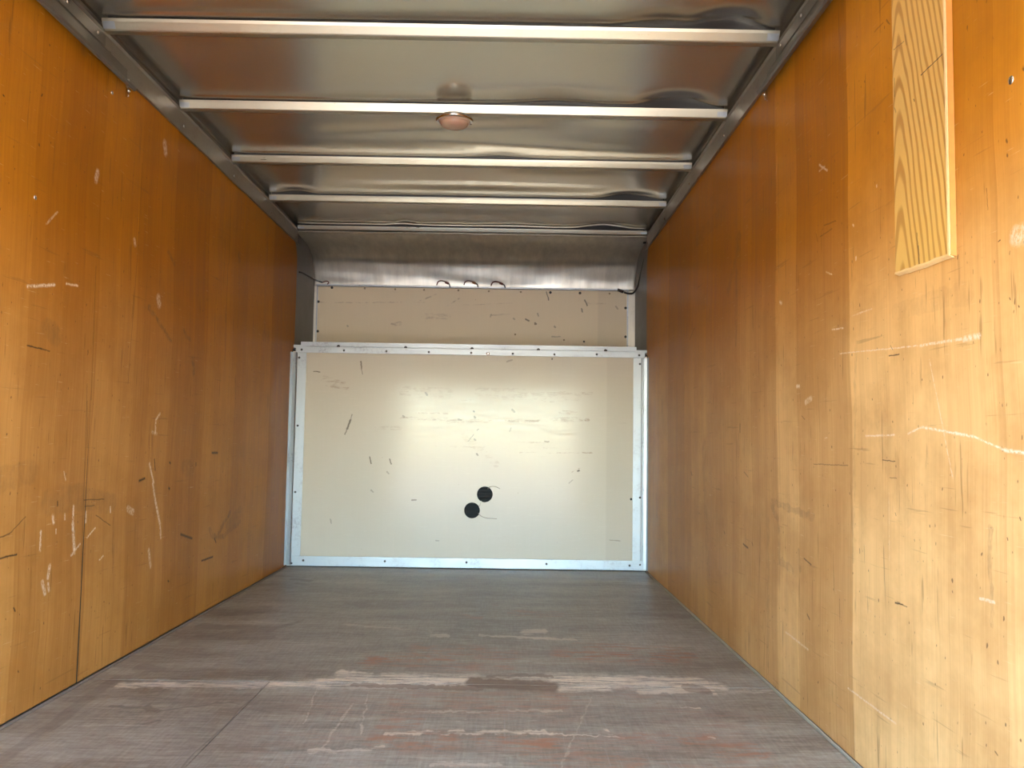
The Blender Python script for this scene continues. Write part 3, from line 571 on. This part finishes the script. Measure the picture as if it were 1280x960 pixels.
# ribs
RL = ['nearest roof rib, bright aluminium, just ahead of the door track ends', 'second roof rib from the door, with the dome lamp on it', 'third roof rib from the door, behind the dome lamp', 'fourth roof rib from the door, last one before the nose', 'thin double-edged roof rib at the mouth of the curved nose']
for i in range(5):
    y = RIB0+RIBS*i
    o = empty('roof_rib', (W/2, y, H)); tag(o, RL[i], 'rib', 'roof ribs across the ceiling')
    hh = .034 if i < 4 else .024; zz = H if i < 4 else H+.004
    fl_ = .030 if i < 4 else .045; tl = (.0145, .0060, .0012, .0006, .0050)[i]
    profile('hat_channel', [(.008, y+fl_, zz+hh), (.008, y+fl_, zz+.003), (.008, y+fl_-.003, zz), (.008, y+.004, zz), (.008, y+.001, zz+.003), (.008, y-tl, zz+hh-.009), (.008, y-tl-.0032, zz+hh-.002), (.008, y-tl+.003, zz+hh)], -.002, (W-.016, 0, 0), M_RIB, o)
    vs, fs = [], []
    for k in range(81):
        x = .02+k*(W-.04)/80; zt = roof_z(x, y+.006)+.003
        vs += [(x, y+.001, zz+hh-.002), (x, y+.001, zt), (x, y+.012, zt), (x, y+.012, zz+hh-.002)]
    for k in range(80):
        for q in range(4): fs.append((k*4+q, k*4+(q+1) % 4, k*4+4+(q+1) % 4, k*4+4+q))
    fs += [(0, 1, 2, 3), (320, 321, 322, 323)]
    link('gap_shade', mesh('gap_shade', vs, fs), M_BLACK, o)['label'] = 'black strip for the shade in the gap between rib and buckled roof sheet'  # solid black strip imitating the shade between rib and sheet
    for x0 in (.010, W-.050):
        extrude_poly('end_tab', [(x0, y-.0012, zz+.004), (x0, y-.0032, zz+.004), (x0, y-tl-.0022, zz+hh-.010), (x0, y-tl-.0002, zz+hh-.010)], (.040, 0, 0), M_TRIM, o)

    if i == 4:
        tube('edge_bead', [(x, y-.045, roof_z(x, y-.045)-.006) for x in [.02+k*(W-.04)/24 for k in range(25)]], .0055, M_RIB, o, sub=3)

# ------------------------------------------------------------------ dome lamp
lx, ly = 1.160, 3.600
o = empty('dome_lamp', (lx, ly, H-.001)); tag(o, 'round pinkish dome lamp with a chrome rim on the second rib', 'lamp')
Z = H-.001
lathe('lamp_base', [(.068, Z), (.070, Z-.004), (.066, Z-.010), (.040, Z-.010)], M_RAIL, o, loc=(lx, ly, 0), n=48)
lathe('rim', [(.066, Z-.010), (.078, Z-.010), (.080, Z-.014), (.077, Z-.019), (.069, Z-.021), (.065, Z-.018)], M_CHROME, o, loc=(lx, ly, 0), n=48)
lathe('lens', [(.0655, Z-.0165), (.0655, Z-.0225), (.0625, Z-.0255), (.0600, Z-.0240), (.0585, Z-.0260), (.0570, Z-.0330), (.0510, Z-.0385), (.030, Z-.042), (.010, Z-.043), (0, Z-.043)], M_LENS, o, loc=(lx, ly, 0), n=48)
for a in (20, 200):
    lathe('rim_screw', [(.005, -.024), (.004, -.027), (0, -.0275)], M_STEEL, o, loc=(lx+.073*math.cos(R(a)), ly+.073*math.sin(R(a)), Z+.004), n=10)

# ------------------------------------------------------------------ overhead door tracks
def track(x, s, yend, label):
    o = empty('door_track', (x, yend, 2.09)); tag(o, label, 'track', 'overhead door tracks along the wall tops')
    a = x+s*.0165
    y0 = YB+.05; L = yend-y0
    profile('track_channel', [(a+s*.004, y0, 2.128), (a, y0, 2.132), (a, y0, 2.088), (a+s*.003, y0, 2.070), (a+s*.030, y0, 2.050), (a+s*.036, y0, 2.053), (a+s*.038, y0, 2.062)], .002*s, (0, L, 0), M_TRK, o)
    profile('hanger_angle', [(x+s*.0075, y0, H-.020), (a, y0, H-.024), (a, y0, 2.133)], .0025*s, (0, 2.86-y0, 0), M_TRK, o)
    box('end_stop', (a-s*.001, yend-.002, 2.030), (a+s*.010, yend+.002, 2.095), M_STEEL, o)
    lathe('bolt', [(.006, 0), (.006, .010), (.003, .011), (0, .011)], M_STEEL, o, '-Y', (a+s*.012, yend-.003, 2.050), 10)
    for k in range(3):
        lathe('bolt', [(.006, 0), (.005, .003), (0, .004)], M_STEEL, o, 'X' if s > 0 else '-X', (x+s*.0205, 2.40+k*.2, H-.040), 10)
track(0, 1, 3.035, 'grey steel overhead door track on top of the left wall')
track(W, -1, 2.965, 'grey steel overhead door track on top of the right wall')

# ------------------------------------------------------------------ pine patch board
bt = .011; xb = W-.001
pz = [(1120,342), (1127,340), (1134,337), (1140,336), (1146,333), (1154,331), (1163,328), (1170,324), (1178,322), (1184,320)]
bot = [at(px, py, 0, W-bt) for px, py in pz]; y1 = bot[0].y; yn = at(1186, 200, 0, W-bt).y
o = empty('patch_board', (W-bt, (y1+yn)/2, bot[0].z)); tag(o, 'pale pine patch board with arched grain on the right wall', 'board')
pts = [(xb-bt, p.y, p.z) for p in bot[:-1]]+[(xb-bt, yn, bot[-1].z), (xb-bt, yn, 2.04), (xb-bt, y1, 2.04)]
M_BOARD.paint(extrude_poly('board_face', pts, (bt-.001, 0, 0), None, o))
extrude_poly('edge_strip', [(xb-bt-.0005, yn-.001, bot[-1].z-.002), (xb-.001, yn-.004, bot[-1].z-.004), (xb-.001, yn-.004, 2.04), (xb-bt-.0005, yn-.001, 2.04)], (0, -.004, 0), M_BEDGE, o)
profile('edge_splinter', [(xb-bt-.002, yn-.003, bot[-1].z), (xb-bt-.003, yn+.004, bot[-1].z)], .0015, (0, .0, 2.04-bot[-1].z), M_CHIP, o)
vs, fs = [], []
for i, p in enumerate(bot):                 # splintered lower end
    q = .004+.005*rnd.random(); yv = p.y if i < len(bot)-1 else yn
    vs += [(xb-bt-.0015, yv, p.z+.003), (xb-bt-.0025, yv, p.z-q*.3), (xb-.002, yv, p.z-q)]
for i in range(len(bot)-1): a = i*3; fs += [(a, a+3, a+4, a+1), (a+1, a+4, a+5, a+2), (a, a+2, a+5, a+3)]
fs += [(0, 1, 2), tuple(range(len(vs)-1, len(vs)-4, -1))]
link('splintered_end', mesh('splintered_end', vs, fs), M_CHIP, o)

# ------------------------------------------------------------------ wiring
def P_(px, py, y): return at(px, py, 1, y)
o = empty('black_cable', P_(786, 365, DN-.05)); tag(o, 'black cable hanging in the right corner of the nose', 'cable')
tube('cable', [(W-.012, D+.10, 2.168), P_(809.5, 305, D+.14), P_(806, 322, D+.20), P_(801, 342, D+.34), P_(797, 358, D+.45), P_(792, 366, DN-.06), P_(786, 367, DN-.035), P_(780, 365.5, DN-.034)], .0065, M_BLACK, o)
a = P_(779, 365, DN-.034); b_ = P_(772, 362, DN-.02)
tube('connector', [a, (a+b_)/2, b_], .011, M_BLACK, o, sub=2)
for i, (lb, xs) in enumerate((('leftmost of three dark red wire loops on the nose flange', (546, 547.5, 551, 556, 560)), ('middle one of three wire loops on the nose flange, with brown splice', (580, 581.5, 585, 590, 595)), ('rightmost of three dark red wire loops on the nose flange', (614, 615.5, 619, 624, 629)))):
    dy = (0, 0, 1)[i]
    o = empty('wire_loop', P_(xs[2], 356+dy, DN-.03)); tag(o, lb, 'wire', 'wire loops over the nose panel')
    Y = DN-.036
    tube('wire', [P_(xs[0], 356+dy, DN-.008), P_(xs[1], 352.5+dy, Y), P_(xs[2], 351+dy, Y), P_(xs[3], 352+dy, Y), P_(xs[4]-1, 354+dy, Y)], .0042, M_RED, o)
    c = P_(xs[3]+2.5, 353.5+dy, Y); tube('splice', [c-Vector((.012, 0, -.004)), c, c+Vector((.012, 0, -.006))], .0085, M_PLUG if i == 1 else M_RED, o, sub=2)
    e = P_(xs[4]+1.5, 355.5+dy, Y); tube('wire_tail', [c+Vector((.01, 0, -.005)), e, P_(xs[4]+2.5, 359+dy, DN-.034)], .0045, M_BLACK, o, sub=3)
o = empty('loose_cable', P_(392, 348, DN-.06)); tag(o, 'thin dark cable at the left corner of the nose', 'cable')
tube('cable', [(-.004, D+.12, P_(377, 340, D+.12).z), P_(379, 341.5, D+.17), P_(389, 347, D+.33), P_(397, 351, DN-.07), P_(403, 353, DN-.034)], .0055, M_BLACK, o)
tube('cable_end', [P_(403, 353, DN-.034), P_(408, 351.5, DN-.034), P_(411, 353, DN-.034), P_(409, 355.3, DN-.034)], .004, M_RED, o, sub=4)
o = empty('white_wire', P_(616, 609, D-.01)); tag(o, 'thin off-white wire curling out of the upper round hole', 'wire', 'wires at the round holes')
tube('strand', [P_(610, 611, D+.011), P_(611, 609.2, D-.002), P_(615, 608, D-.010), P_(619, 608.3, D-.010), P_(623, 610, D-.008), P_(625, 611, D-.004)], .0022, M_WHT, o)
o = empty('white_wire', P_(612, 647, D-.01)); tag(o, 'thin off-white wire looping out of the lower round hole', 'wire', 'wires at the round holes')
tube('strand', [P_(598, 641.5, D+.011), P_(599.5, 643.5, D-.003), P_(603, 646, D-.008), P_(609, 647.8, D-.008), P_(615, 648.2, D-.006), P_(621, 648.5, D-.004)], .0022, M_WHT, o)
tube('strand', [P_(602, 626, D+.011), P_(600.7, 629, D-.003), P_(599.7, 632, D-.003), P_(599, 634.5, D+.011)], .0020, M_WHT, o)

# ------------------------------------------------------------------ rear frame and the roll-up door, left part way down
wr = tag(box('wall_rear', (-.05, YB-.06, 2.0), (W+.05, YB, H+.14), M_RAIL), kind='structure')
dr = empty('door_1', (W/2, YB+.03, 1.52)); tag(dr, kind='structure')
for k in range(2):
    z = DOORZ+k*.33 if (DOORZ := 1.50) else 0
    box('door_panel', (.03, YB+.02, z), (W-.03, YB+.045, z+.326), M_DOOR, dr, bev=.004)
